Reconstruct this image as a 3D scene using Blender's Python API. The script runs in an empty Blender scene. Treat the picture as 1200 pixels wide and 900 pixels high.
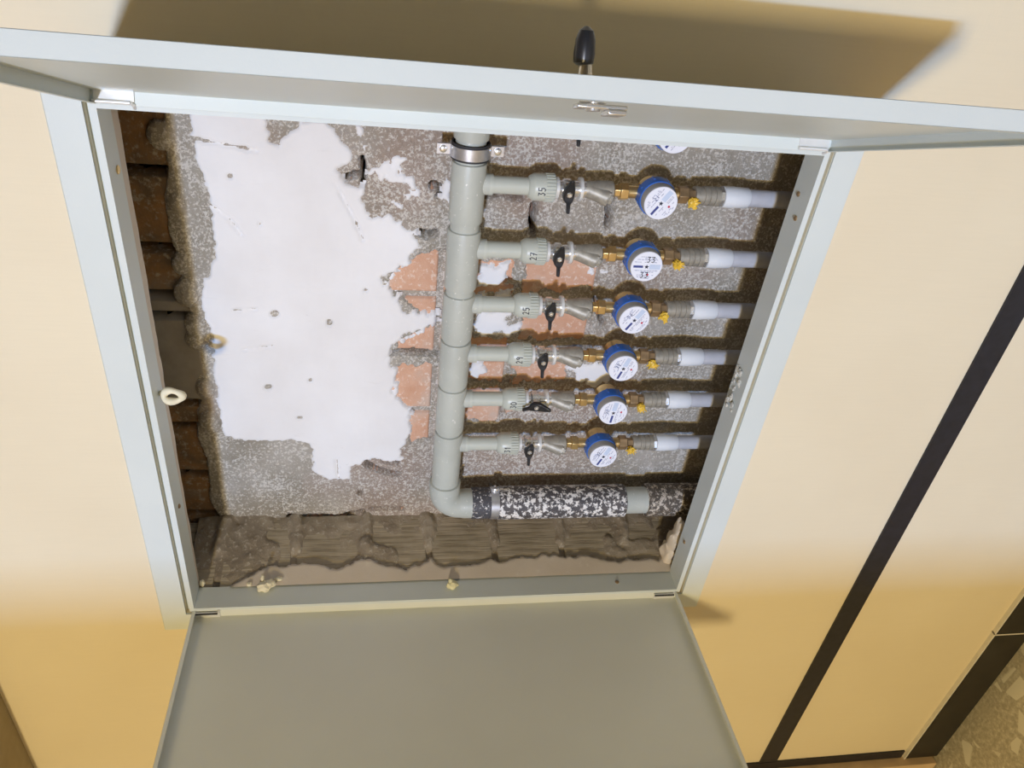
import bpy, bmesh, math, random
import numpy as np
from mathutils import Vector, Matrix, noise as mnoise

# The wall is described in wall coordinates: u runs down towards the floor (u=2 is the floor),
# v runs to the right along the wall, n points out of the wall into the room.  All in metres.
def W(u, v, n):
    return Vector((v, -n, 2.0 - u))

scene = bpy.context.scene
# ------------------------------------------------------------------ camera
cam_data = bpy.data.cameras.new('camera'); cam = bpy.data.objects.new('camera', cam_data)
scene.collection.objects.link(cam)
cam_data.sensor_width = 36.0; cam_data.lens = 36.0 * 901.5 / 1200.0
cam_data.clip_start = 0.02
_r = Vector((0.10646628, -0.13709993, -0.98481904)); _u = Vector((0.81802696, 0.57511897, 0.00837059)); _b = Vector((0.5652405, -0.80649971, 0.17338221))
m = Matrix((_r, _u, _b)).transposed().to_4x4(); m.translation = Vector((1.27491, -1.04574, 1.64934))
cam.matrix_world = m
scene.camera = cam
# ------------------------------------------------------------------ exposure, world, lamps
vs = scene.view_settings
vs.view_transform = 'Standard'; vs.look = 'None'; vs.exposure = 0.0; vs.gamma = 1.0; vs.use_curve_mapping = False
world = bpy.data.worlds.new('world'); scene.world = world; world.use_nodes = True
world.node_tree.nodes['Background'].inputs[0].default_value = (1.0, 0.70, 0.36, 1)
world.node_tree.nodes['Background'].inputs[1].default_value = 0.055
def area(name, pos, target, sx, sy, power, color):
    d = bpy.data.lights.new(name, 'AREA'); d.shape = 'RECTANGLE'; d.size = sx; d.size_y = sy
    d.energy = power; d.color = color
    o = bpy.data.objects.new(name, d); scene.collection.objects.link(o)
    p = W(*pos); t = W(*target)
    o.location = p
    o.rotation_euler = (t - p).to_track_quat('-Z', 'Y').to_euler()
    return o
WARM = area('warm_ceiling_lamp', (-0.85, 1.25, 6.0), (0.6, 0.3, 0), 0.50, 0.30, 188, (1.0, 0.79, 0.42))
COOL = area('daylight_lamp', (-1.50, 1.10, 9.0), (0.7, 0.5, 0), 0.09, 0.42, 610, (0.26, 0.50, 1.0))

# ------------------------------------------------------------------ materials
MATS = {}
def new_mat(name, rough=0.6, metal=0.0, spec=0.5):
    mt = bpy.data.materials.new(name); mt.use_nodes = True
    nt = mt.node_tree; b = nt.nodes['Principled BSDF']
    b.inputs['Roughness'].default_value = rough; b.inputs['Metallic'].default_value = metal
    b.inputs['Specular IOR Level'].default_value = spec
    MATS[name] = mt
    return mt, nt, b
def coords(nt, scale=(1, 1, 1), kind='Object'):
    tc = nt.nodes.new('ShaderNodeTexCoord'); mp = nt.nodes.new('ShaderNodeMapping')
    mp.inputs['Scale'].default_value = scale
    nt.links.new(tc.outputs[kind], mp.inputs[0]); return mp.outputs[0]
def ntex(nt, vec, scale, detail=4, rough=0.55, dist=0.0):
    n = nt.nodes.new('ShaderNodeTexNoise'); n.inputs['Scale'].default_value = scale; n.inputs['Detail'].default_value = detail
    n.inputs['Roughness'].default_value = rough; n.inputs['Distortion'].default_value = dist
    nt.links.new(vec, n.inputs['Vector']); return n.outputs['Fac']
def ramp(nt, fac, stops):
    r = nt.nodes.new('ShaderNodeValToRGB'); e = r.color_ramp.elements
    while len(e) > 1: e.remove(e[-1])
    e[0].position = stops[0][0]; e[0].color = (*stops[0][1], 1)
    for p, c in stops[1:]:
        x = e.new(p); x.color = (*c, 1)
    nt.links.new(fac, r.inputs[0]); return r.outputs[0]
def mix(nt, fac, a, b):
    x = nt.nodes.new('ShaderNodeMix'); x.data_type = 'RGBA'
    if isinstance(fac, float): x.inputs[0].default_value = fac
    else: nt.links.new(fac, x.inputs[0])
    for i, s in ((6, a), (7, b)):
        if isinstance(s, tuple): x.inputs[i].default_value = (*s, 1)
        else: nt.links.new(s, x.inputs[i])
    return x.outputs[2]
def bump(nt, b, h, strength=0.3, dist=0.002):
    n = nt.nodes.new('ShaderNodeBump'); n.inputs['Strength'].default_value = strength; n.inputs['Distance'].default_value = dist
    nt.links.new(h, n.inputs['Height']); nt.links.new(n.outputs[0], b.inputs['Normal'])
def simple(name, col, rough=0.5, metal=0.0, var=0.06, scale=40, bmp=0.0, spec=0.5):
    mt, nt, b = new_mat(name, rough, metal, spec)
    v = coords(nt); f = ntex(nt, v, scale)
    c0 = tuple(max(0, x * (1 - var)) for x in col); c1 = tuple(min(1, x * (1 + var)) for x in col)
    nt.links.new(ramp(nt, f, [(0.3, c0), (0.7, c1)]), b.inputs['Base Color'])
    if bmp: bump(nt, b, f, bmp)
    return mt
def speckled(name, base, fleck, lo, hi, scale, rough=0.7, base2=None, metal=0.0, scale2=6, bmp=0.3):
    mt, nt, b = new_mat(name, rough, metal)
    v = coords(nt)
    f = ntex(nt, v, scale, 5, 0.7)
    f2 = ntex(nt, v, scale2, 4, 0.6)
    bc = ramp(nt, f2, [(0.38, base), (0.62, base2 or base)])
    k = ramp(nt, f, [(lo, (0, 0, 0)), (hi, (1, 1, 1))])
    nt.links.new(mix(nt, k, bc, fleck), b.inputs['Base Color'])
    if bmp: bump(nt, b, f, bmp, 0.003)
    return mt

# painted wall: fine woven relief
mt, nt, b = new_mat('wall_paint', 0.55, spec=0.35)
v = coords(nt, (1, 1, 1)); v2 = coords(nt, (300, 300, 12)); v3 = coords(nt, (14, 14, 300))
f = ntex(nt, v, 2.5, 3); fa = ntex(nt, v2, 1, 2); fb = ntex(nt, v3, 1, 2)
c = ramp(nt, f, [(0.3, (0.76, 0.665, 0.48)), (0.7, (0.80, 0.71, 0.52))])
c = mix(nt, ramp(nt, fa, [(0.35, (0.06,) * 3), (0.65, (0, 0, 0))]), c, (0.6, 0.52, 0.36))
nt.links.new(c, b.inputs['Base Color'])
ad = nt.nodes.new('ShaderNodeMath'); ad.operation = 'ADD'; nt.links.new(fa, ad.inputs[0]); nt.links.new(fb, ad.inputs[1])
bump(nt, b, ad.outputs[0], 0.12, 0.0008)
simple('black_tile', (0.014, 0.014, 0.020), 0.45, var=0.25, scale=60)
simple('black_skirting', (0.016, 0.014, 0.012), 0.4, var=0.3, scale=25)
simple('grout_white', (0.7, 0.66, 0.58), 0.8)
simple('architrave_wood', (0.62, 0.45, 0.28), 0.45, var=0.12, scale=14)
simple('ceiling_paint', (0.34, 0.28, 0.18), 0.8)
# steel paint
mt, nt, b = new_mat('steel_paint', 0.42, 0.0, 0.5)
v = coords(nt); f = ntex(nt, v, 5, 3); g = ntex(nt, v, 420, 2)
nt.links.new(ramp(nt, f, [(0.3, (0.63, 0.68, 0.66)), (0.7, (0.67, 0.72, 0.70))]), b.inputs['Base Color'])
bump(nt, b, g, 0.12, 0.0006)
mt, nt, b = new_mat('door_paint_lifted', 0.38, 0.0, 0.5)  # lighter than the frame paint, making up for weak light on the lower door
v = coords(nt); f = ntex(nt, v, 4, 3); g = ntex(nt, v, 420, 2)
nt.links.new(ramp(nt, f, [(0.3, (0.71, 0.725, 0.665)), (0.7, (0.75, 0.77, 0.705))]), b.inputs['Base Color'])
bump(nt, b, g, 0.12, 0.0006)
# masonry
mt, nt, b = new_mat('mortar', 0.95, spec=0.15)
v = coords(nt)
f1 = ntex(nt, v, 105, 6, 0.72); f2 = ntex(nt, v, 9, 4, 0.6); f3 = ntex(nt, v, 3.2, 2)
sep = nt.nodes.new('ShaderNodeSeparateXYZ'); nt.links.new(v, sep.inputs[0])
base = ramp(nt, f2, [(0.35, (0.38, 0.335, 0.265)), (0.5, (0.46, 0.41, 0.335)), (0.66, (0.54, 0.49, 0.42))])
pink = ramp(nt, f1, [(0.35, (0.40, 0.29, 0.225)), (0.65, (0.55, 0.42, 0.35))])
mr = nt.nodes.new('ShaderNodeMapRange'); nt.links.new(sep.outputs[2], mr.inputs[0])
mr.inputs[1].default_value = -0.44; mr.inputs[2].default_value = -0.60; mr.inputs[3].default_value = 0.10; mr.inputs[4].default_value = 0.0
mr2 = nt.nodes.new('ShaderNodeMapRange'); nt.links.new(sep.outputs[2], mr2.inputs[0])
mr2.inputs[1].default_value = -0.80; mr2.inputs[2].default_value = -0.95; mr2.inputs[3].default_value = 0.0; mr2.inputs[4].default_value = 0.12
sb = nt.nodes.new('ShaderNodeMath'); sb.operation = 'SUBTRACT'; nt.links.new(f3, sb.inputs[0]); nt.links.new(mr.outputs[0], sb.inputs[1])
sb2 = nt.nodes.new('ShaderNodeMath'); sb2.operation = 'SUBTRACT'; nt.links.new(sb.outputs[0], sb2.inputs[0]); nt.links.new(mr2.outputs[0], sb2.inputs[1])
pm = ramp(nt, sb2.outputs[0], [(0.42, (0, 0, 0)), (0.56, (0.65,) * 3)])
base = mix(nt, pm, base, pink)
f4 = ntex(nt, v, 210, 4, 0.8); f5 = ntex(nt, v, 16, 3, 0.6)
s1 = nt.nodes.new('ShaderNodeMath'); s1.operation = 'MULTIPLY_ADD'; nt.links.new(f4, s1.inputs[0]); s1.inputs[1].default_value = 1.1; nt.links.new(f1, s1.inputs[2])
s2 = nt.nodes.new('ShaderNodeMath'); s2.operation = 'MULTIPLY_ADD'; nt.links.new(f5, s2.inputs[0]); s2.inputs[1].default_value = 0.45; nt.links.new(s1.outputs[0], s2.inputs[2])
fl = ramp(nt, s2.outputs[0], [(0.97, (0, 0, 0)), (1.0, (0.9,) * 3)])
s2.use_clamp = False
hs = nt.nodes.new('ShaderNodeMath'); hs.operation = 'SUBTRACT'; nt.links.new(s2.outputs[0], hs.inputs[0]); hs.inputs[1].default_value = 0.5
fl = ramp(nt, hs.outputs[0], [(0.80, (0, 0, 0)), (0.90, (0.9,) * 3)])
nt.links.new(mix(nt, fl, base, (0.82, 0.77, 0.69)), b.inputs['Base Color'])
bump(nt, b, s1.outputs[0], 0.9, 0.004)
mt, nt, b = new_mat('brick_orange', 0.9, spec=0.15)
v = coords(nt); f1 = ntex(nt, v, 110, 5, 0.7); f2 = ntex(nt, v, 14, 4, 0.6)
base = ramp(nt, f2, [(0.32, (0.58, 0.31, 0.19)), (0.52, (0.64, 0.385, 0.26)), (0.68, (0.60, 0.44, 0.34))])
nt.links.new(mix(nt, ramp(nt, f1, [(0.55, (0, 0, 0)), (0.64, (0.7,) * 3)]), base, (0.80, 0.66, 0.54)), b.inputs['Base Color'])
bump(nt, b, f1, 0.6, 0.003)
mt, nt, b = new_mat('brick_brown_shaded', 0.95, spec=0.1)  # brown brick, darkened to carry the shade behind the frame in its colour
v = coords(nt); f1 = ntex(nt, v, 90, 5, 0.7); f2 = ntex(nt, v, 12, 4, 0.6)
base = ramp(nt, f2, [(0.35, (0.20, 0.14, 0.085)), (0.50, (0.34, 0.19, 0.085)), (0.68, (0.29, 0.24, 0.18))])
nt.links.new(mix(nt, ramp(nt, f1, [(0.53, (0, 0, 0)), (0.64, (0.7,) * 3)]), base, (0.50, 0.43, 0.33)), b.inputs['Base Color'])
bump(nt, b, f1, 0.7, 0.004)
mt, nt, b = new_mat('brick_grey', 0.95, spec=0.1)
v = coords(nt); f1 = ntex(nt, v, 60, 5, 0.7); f2 = ntex(nt, v, 10, 4, 0.6); f6 = ntex(nt, coords(nt, (150, 150, 7)), 1.0, 4, 0.6)
base = ramp(nt, f2, [(0.38, (0.36, 0.31, 0.225)), (0.62, (0.46, 0.395, 0.30))])
base = mix(nt, ramp(nt, f6, [(0.36, (0.55,) * 3), (0.46, (0, 0, 0))]), base, (0.17, 0.14, 0.095))
nt.links.new(mix(nt, ramp(nt, f1, [(0.60, (0, 0, 0)), (0.72, (0.7,) * 3)]), base, (0.46, 0.41, 0.32)), b.inputs['Base Color'])
bump(nt, b, f6, 0.7, 0.004)
speckled('mortar_brown', (0.25, 0.205, 0.15), (0.50, 0.45, 0.37), 0.54, 0.66, 110, 0.95, (0.36, 0.305, 0.23), scale2=14, bmp=0.7)
speckled('mortar_shaded', (0.115, 0.088, 0.055), (0.34, 0.295, 0.22), 0.55, 0.68, 110, 0.95, (0.17, 0.135, 0.085), scale2=14, bmp=0.7)  # darker copy of the brown mortar, with shade put into its colour
simple('cement_smooth', (0.34, 0.30, 0.25), 0.85, var=0.1, scale=30, bmp=0.2)
simple('void_shade', (0.05, 0.038, 0.028), 1.0, var=0.3, scale=20)  # near-black colour stands in for the darkness inside cracks and open joints
# plaster
mt, nt, b = new_mat('white_plaster', 0.8, spec=0.3)
v = coords(nt, (1, 1, 1)); vs_ = coords(nt, (60, 60, 9))
f = ntex(nt, v, 7, 4); g = ntex(nt, vs_, 1.2, 5, 0.6, 0.6); h = ntex(nt, v, 55, 5, 0.7)
c = ramp(nt, f, [(0.3, (0.76, 0.735, 0.71)), (0.7, (0.83, 0.815, 0.80))])
c = mix(nt, ramp(nt, g, [(0.66, (0, 0, 0)), (0.80, (0.35,) * 3)]), c, (0.62, 0.58, 0.53))
c = mix(nt, ramp(nt, h, [(0.70, (0, 0, 0)), (0.76, (0.6,) * 3)]), c, (0.5, 0.46, 0.42))
nt.links.new(c, b.inputs['Base Color']); bump(nt, b, g, 0.35, 0.002)
speckled('beige_plaster', (0.60, 0.52, 0.42), (0.72, 0.66, 0.56), 0.6, 0.75, 40, 0.85, (0.66, 0.58, 0.48), bmp=0.2)
# pipes and fittings
speckled('ppr_grey', (0.455, 0.47, 0.415), (0.78, 0.76, 0.70), 0.63, 0.68, 120, 0.42, (0.50, 0.515, 0.455), scale2=12, bmp=0.05)
speckled('ppr_clean', (0.50, 0.52, 0.45), (0.70, 0.70, 0.63), 0.70, 0.78, 110, 0.38, (0.535, 0.55, 0.48), scale2=12, bmp=0.04)
speckled('sleeve_splashed', (0.060, 0.055, 0.058), (0.80, 0.765, 0.72), 0.50, 0.545, 100, 0.6, (0.10, 0.088, 0.085), scale2=30, bmp=0.25)
speckled('sleeve_dark', (0.060, 0.058, 0.065), (0.72, 0.69, 0.66), 0.57, 0.61, 120, 0.6, (0.085, 0.08, 0.085), scale2=30, bmp=0.2)
speckled('sleeve_brown', (0.085, 0.07, 0.055), (0.60, 0.52, 0.42), 0.52, 0.57, 110, 0.7, (0.14, 0.11, 0.08), scale2=30, bmp=0.2)
simple('chrome', (0.80, 0.79, 0.77), 0.27, 0.85, 0.05)
simple('bright_rim', (0.80, 0.80, 0.78), 0.3, 0.3, 0.04)
simple('cast_nickel', (0.36, 0.335, 0.28), 0.5, 0.4, 0.2, 90, 0.25)
simple('brass', (0.72, 0.52, 0.24), 0.33, 0.9, 0.2, 60)
simple('brass_dull', (0.42, 0.29, 0.16), 0.5, 0.8, 0.3, 60)
simple('zinc', (0.62, 0.62, 0.64), 0.35, 0.8, 0.15, 60)
simple('black_plastic', (0.018, 0.018, 0.02), 0.3, var=0.2)
simple('rubber', (0.03, 0.03, 0.032), 0.7)
simple('blue_plastic', (0.030, 0.14, 0.52), 0.32, var=0.12, scale=30)
simple('meter_grey', (0.36, 0.355, 0.34), 0.4, var=0.08)
simple('dial_white', (0.80, 0.82, 0.90), 0.25, var=0.02)
simple('dial_pale', (0.55, 0.64, 0.80), 0.3, var=0.05)
simple('ink_blue', (0.05, 0.07, 0.25), 0.4)
simple('ink_black', (0.015, 0.015, 0.03), 0.5)
simple('ink_grey', (0.24, 0.26, 0.38), 0.5)
simple('ink_red', (0.55, 0.04, 0.08), 0.5)
simple('seal_yellow', (0.74, 0.48, 0.05), 0.45, var=0.25, scale=150)
simple('white_plastic', (0.74, 0.77, 0.80), 0.35, var=0.03)
simple('white_hose', (0.50, 0.51, 0.55), 0.35, var=0.08)
simple('foam_cream', (0.82, 0.76, 0.56), 0.7, var=0.08, scale=60, bmp=0.3)
simple('foam_yellow', (0.74, 0.69, 0.42), 0.7, var=0.1, scale=60, bmp=0.3)
simple('foam_beige', (0.70, 0.60, 0.46), 0.6, var=0.08, scale=40, bmp=0.2)
simple('crumb', (0.58, 0.56, 0.49), 0.8, var=0.2, scale=120, bmp=0.5)
# terrazzo
mt, nt, b = new_mat('terrazzo', 0.3, spec=0.5)
v = coords(nt)
vo = nt.nodes.new('ShaderNodeTexVoronoi'); vo.inputs['Scale'].default_value = 17; nt.links.new(v, vo.inputs['Vector'])
vd = nt.nodes.new('ShaderNodeTexVoronoi'); vd.feature = 'DISTANCE_TO_EDGE'; vd.inputs['Scale'].default_value = 17; nt.links.new(v, vd.inputs['Vector'])
sp = nt.nodes.new('ShaderNodeSeparateColor'); nt.links.new(vo.outputs['Color'], sp.inputs[0])
chip = ramp(nt, sp.outputs[0], [(0.2, (0.52, 0.47, 0.35)), (0.5, (0.62, 0.58, 0.46)), (0.8, (0.76, 0.73, 0.60))])
small = ramp(nt, ntex(nt, v, 80, 5, 0.7), [(0.42, (0.42, 0.38, 0.28)), (0.56, (0.56, 0.52, 0.40)), (0.66, (0.68, 0.64, 0.52))])
m1 = nt.nodes.new('ShaderNodeMath'); m1.operation = 'MULTIPLY'
k1 = ramp(nt, vd.outputs['Distance'], [(0.10, (0, 0, 0)), (0.13, (1, 1, 1))]); k2 = ramp(nt, sp.outputs[1], [(0.55, (0, 0, 0)), (0.56, (1, 1, 1))])
nt.links.new(k1, m1.inputs[0]); nt.links.new(k2, m1.inputs[1])
nt.links.new(mix(nt, m1.outputs[0], small, chip), b.inputs['Base Color'])

# ------------------------------------------------------------------ mesh helpers
class MB:
    """collects shapes given in wall coordinates relative to an origin"""
    def __init__(s): s.v = []; s.f = []
    def add(s, vs, fs):
        o = len(s.v); s.v += [tuple(p) for p in vs]; s.f += [tuple(o + i for i in f) for f in fs]; return s
    def box(s, a, b):
        (x0, y0, z0), (x1, y1, z1) = a, b
        vs = [(x, y, z) for x in (x0, x1) for y in (y0, y1) for z in (z0, z1)]
        return s.add(vs, [(0, 1, 3, 2), (4, 6, 7, 5), (0, 4, 5, 1), (2, 3, 7, 6), (0, 2, 6, 4), (1, 5, 7, 3)])
    def lathe(s, p, ax, prof, seg=28, cap=True, phase=0.0, squash=None):
        p = Vector(p); ax = Vector(ax).normalized()
        t = Vector((0, 0, 1)) if abs(ax.z) < 0.9 else Vector((1, 0, 0))
        e1 = ax.cross(t).normalized(); e2 = ax.cross(e1)
        vs = []; fs = []
        for (d, r) in prof:
            for k in range(seg):
                a = 2 * math.pi * k / seg + phase
                vs.append(p + ax * d + e1 * (r * math.cos(a)) + e2 * (r * math.sin(a)))
        n = len(prof)
        for i in range(n - 1):
            for k in range(seg):
                k2 = (k + 1) % seg
                fs.append((i * seg + k, i * seg + k2, (i + 1) * seg + k2, (i + 1) * seg + k))
        if cap:
            fs.append(tuple(reversed(range(seg)))); fs.append(tuple((n - 1) * seg + k for k in range(seg)))
        return s.add(vs, fs)
    def cyl(s, p0, p1, r0, r1=None, seg=24, phase=0.0):
        p0 = Vector(p0); p1 = Vector(p1); r1 = r0 if r1 is None else r1
        return s.lathe(p0, p1 - p0, [(0, r0), ((p1 - p0).length, r1)], seg, True, phase)
    def tube(s, pts, rs, seg=14, closed=False):
        pts = [Vector(p) for p in pts]; n = len(pts)
        if not isinstance(rs, (list, tuple)): rs = [rs] * n
        vs = []; fs = []
        up = Vector((0.13, 0.21, 0.97)).normalized()
        for i, p in enumerate(pts):
            if closed: d = pts[(i + 1) % n] - pts[i - 1]
            else: d = pts[min(i + 1, n - 1)] - pts[max(i - 1, 0)]
            d.normalize()
            e1 = d.cross(up)
            if e1.length < 1e-3: e1 = d.cross(Vector((1, 0, 0)))
            e1.normalize(); e2 = d.cross(e1)
            for k in range(seg):
                a = 2 * math.pi * k / seg
                vs.append(p + e1 * (rs[i] * math.cos(a)) + e2 * (rs[i] * math.sin(a)))
        rng = n if closed else n - 1
        for i in range(rng):
            j = (i + 1) % n
            for k in range(seg):
                k2 = (k + 1) % seg
                fs.append((i * seg + k, i * seg + k2, j * seg + k2, j * seg + k))
        if not closed:
            fs.append(tuple(reversed(range(seg)))); fs.append(tuple((n - 1) * seg + k for k in range(seg)))
        return s.add(vs, fs)
    def prism(s, poly, n0, n1):
        """poly in (u, v), extruded along n"""
        k = len(poly)
        vs = [(a, b, n0) for a, b in poly] + [(a, b, n1) for a, b in poly]
        fs = [tuple(range(k)), tuple(reversed(range(k, 2 * k)))] + [(i, (i + 1) % k, k + (i + 1) % k, k + i) for i in range(k)]
        return s.add(vs, fs)
    def blob(s, c, r, amp=0.25, freq=2.0, seed=0, sub=3, scale=(1, 1, 1)):
        bm = bmesh.new(); bmesh.ops.create_icosphere(bm, subdivisions=sub, radius=1.0)
        vs = []
        for q in bm.verts:
            k = 1 + amp * mnoise.noise(q.co * freq + Vector((seed * 3.7, seed * 1.3, 5.1)))
            vs.append((c[0] + q.co.x * k * r * scale[0], c[1] + q.co.y * k * r * scale[1], c[2] + q.co.z * k * r * scale[2]))
        fs = [tuple(x.index for x in f.verts) for f in bm.faces]
        bm.free(); return s.add(vs, fs)

def to_mesh(name, verts, faces, smooth=True, angle=35, recalc=True):
    me = bpy.data.meshes.new(name)
    me.from_pydata([(v[1], -v[2], -v[0]) for v in verts], [], faces)
    if recalc:
        bm = bmesh.new(); bm.from_mesh(me); bmesh.ops.recalc_face_normals(bm, faces=bm.faces); bm.to_mesh(me); bm.free()
    if smooth:
        me.shade_smooth()
        me.set_sharp_from_angle(angle=math.radians(angle))
    me.update(); return me
COL = scene.collection
def link(name, me, mat, parent=None, O=(0, 0, 0), bevel=0.0, label=None, kind=None):
    ob = bpy.data.objects.new(name, me); COL.objects.link(ob)
    if mat and not me.materials: me.materials.append(MATS[mat])
    if parent is not None: ob.parent = parent
    else: ob.location = W(*O)
    if bevel:
        b = ob.modifiers.new('bevel', 'BEVEL'); b.width = bevel; b.segments = 2; b.limit_method = 'ANGLE'; b.angle_limit = math.radians(40)
    if label: ob['label'] = label
    if kind: ob['kind'] = kind
    return ob
def part(name, mb, mat, parent=None, O=(0, 0, 0), bevel=0.0, label=None, kind=None, smooth=True, angle=35):
    return link(name, to_mesh(name, mb.v, mb.f, smooth, angle), mat, parent, O, bevel, label, kind)
def thing(name, label, cat, O, group=None):
    o = bpy.data.objects.new(name, None); COL.objects.link(o); o.location = W(*O); o.empty_display_size = 0.03
    o['label'] = label; o['category'] = cat
    if group: o['group'] = group
    return o
def tag(o, label, cat, group=None):
    o['label'] = label; o['category'] = cat
    if group: o['group'] = group
    return o
def copy_tree(o, parent=None):
    c = o.copy(); COL.objects.link(c)
    if parent is not None: c.parent = parent
    for ch in list(o.children): copy_tree(ch, c)
    return c
def struct(name, mb, mat, parent=None, O=(0, 0, 0), bevel=0.0, label=None):
    return part(name, mb, mat, parent, O, bevel, label, kind='structure' if parent is None else None)

# numpy noise for the relief surfaces
def vnoise(x, y, seed):
    r = np.random.RandomState(seed); T = r.rand(256, 256)
    xi = np.floor(x).astype(int); yi = np.floor(y).astype(int); fx = x - xi; fy = y - yi
    fx = fx * fx * (3 - 2 * fx); fy = fy * fy * (3 - 2 * fy)
    a = T[xi % 256, yi % 256]; b_ = T[(xi + 1) % 256, yi % 256]; c_ = T[xi % 256, (yi + 1) % 256]; d_ = T[(xi + 1) % 256, (yi + 1) % 256]
    return (a * (1 - fx) + b_ * fx) * (1 - fy) + (c_ * (1 - fx) + d_ * fx) * fy
def fbm(x, y, f, seed, octv=4, gain=0.5):
    s = 0; a = 1; t = 0
    for i in range(octv):
        s = s + a * vnoise(x * f + 17.3 * i, y * f + 5.1 * i, seed + i); t += a; a *= gain; f *= 2.03
    return s / t - 0.5
def sd_poly(X, Y, poly):
    """signed distance, positive inside"""
    P = np.array(poly, float); d = np.full(X.shape, 1e9); inside = np.zeros(X.shape, bool)
    for i in range(len(P)):
        a = P[i]; b = P[(i + 1) % len(P)]; e = b - a
        wx = X - a[0]; wy = Y - a[1]
        t = np.clip((wx * e[0] + wy * e[1]) / (e @ e + 1e-12), 0, 1)
        d = np.minimum(d, np.hypot(wx - t * e[0], wy - t * e[1]))
        c1 = (a[1] <= Y) & (b[1] > Y); c2 = (b[1] <= Y) & (a[1] > Y)
        cr = e[0] * wy - e[1] * wx
        inside ^= (c1 & (cr > 0)) | (c2 & (cr < 0))
    return np.where(inside, d, -d)
def sd_path(X, Y, pts):
    d = np.full(X.shape, 1e9)
    for a, b in zip(pts[:-1], pts[1:]):
        a = np.array(a); b = np.array(b); e = b - a
        t = np.clip(((X - a[0]) * e[0] + (Y - a[1]) * e[1]) / (e @ e + 1e-12), 0, 1)
        d = np.minimum(d, np.hypot(X - a[0] - t * e[0], Y - a[1] - t * e[1]))
    return d
def sstep(x, a, b):
    t = np.clip((x - a) / (b - a), 0, 1); return t * t * (3 - 2 * t)
def relief(name, A, B, Hh, keep, place, mat, parent, kind=None, label=None):
    """grid surface: place(a, b, h) -> (u, v, n); faces whose corners are all dropped by keep are left out"""
    na, nb = A.shape
    u, v, n = place(A, B, Hh)
    co = np.stack([v, -n, -u], -1).reshape(-1, 3)
    idx = np.arange(na * nb).reshape(na, nb)
    q = np.stack([idx[:-1, :-1], idx[1:, :-1], idx[1:, 1:], idx[:-1, 1:]], -1).reshape(-1, 4)
    k = keep.reshape(-1)[q].any(1); q = q[k]
    used = np.unique(q); remap = -np.ones(na * nb, int); remap[used] = np.arange(len(used))
    co = co[used]; q = remap[q]
    me = bpy.data.meshes.new(name)
    me.vertices.add(len(co)); me.vertices.foreach_set('co', co.astype(np.float32).ravel())
    me.loops.add(len(q) * 4); me.loops.foreach_set('vertex_index', q.astype(np.int32).ravel())
    me.polygons.add(len(q)); me.polygons.foreach_set('loop_start', np.arange(0, len(q) * 4, 4, dtype=np.int32))
    me.update(calc_edges=True); me.shade_smooth()
    return link(name, me, mat, parent, (0, 0, 0), label=label, kind=kind)
rnd = random.Random(7)
def rough_block(size, amp, seed, cuts=5):
    """brick-shaped mesh centred on the origin with worn, uneven faces"""
    bm = bmesh.new(); bmesh.ops.create_cube(bm, size=1.0)
    bmesh.ops.subdivide_edges(bm, edges=bm.edges[:], cuts=2, use_grid_fill=True)
    vs = []
    for q in bm.verts:
        p = Vector((q.co.x * size[0], q.co.y * size[1], q.co.z * size[2]))
        # knock the arrises back a little
        e = sum(1 for c in (q.co.x, q.co.y, q.co.z) if abs(c) > 0.49)
        s = 1 - 0.012 * max(0, e - 1)
        w = mnoise.noise_vector(p * 22 + Vector((seed, seed * 0.7, 1)))
        vs.append(tuple(p * s + w * amp))
    fs = [tuple(x.index for x in f.verts) for f in bm.faces]; bm.free()
    return vs, fs

# ================================================================== THE SETTING
H = 0.963
ND = -0.21          # back of the recess
mb = MB()
for a, b in (((-1.6, -0.9, -0.012), (2.0, -0.012, 0)), ((-1.6, H + 0.012, -0.012), (2.0, 2.6, 0)),
             ((-1.6, -0.012, -0.012), (-0.012, H + 0.012, 0)), ((1.012, -0.012, -0.012), (2.0, H + 0.012, 0))):
    mb.box(a, b)
wall = struct('wall_back', mb, 'wall_paint', label='cream painted wall with a dark recess for the meters')
core = MB()
core.box((-1.6, -0.9, -0.40), (2.0, -0.10, -0.0121)); core.box((-1.6, 1.08, -0.40), (2.0, 2.6, -0.0121))
core.box((-1.6, -0.10, -0.40), (-0.11, 1.08, -0.0121)); core.box((1.27, -0.10, -0.40), (2.0, 1.08, -0.0121))
core.box((-0.11, -0.10, -0.40), (1.27, 1.08, -0.29))
part('masonry_core', core, 'void_shade', wall, smooth=False)
# front rendering that closes the wall sheet back to the bricks
mb = MB()
mb.box((1.002, -0.02, -0.045), (1.28, 1.0, -0.0122)); mb.box((-0.14, -0.14, -0.066), (-0.003, 1.1, -0.0122))
mb.box((-0.02, -0.14, -0.045), (1.28, -0.008, -0.0122)); mb.box((-0.02, H + 0.008, -0.045), (1.28, 1.1, -0.0122))
part('render_edge', mb, 'cement_smooth', wall, smooth=False)
mb = MB().box((-1.65, -1.0, -0.4), (-1.6, 2.6, 6.4)); struct('ceiling', mb, 'ceiling_paint')
struct('trim_4', MB().box((-0.60, -0.9, 0.0), (-0.4, 2.6, 0.09)), 'ceiling_paint', label='brown painted beam running along the top of the wall')
mb = MB().box((2.0, -1.0, -0.4), (2.05, 2.6, 6.4)); floor = struct('floor', mb, 'terrazzo', label='beige terrazzo floor with pale stone chips')
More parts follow.
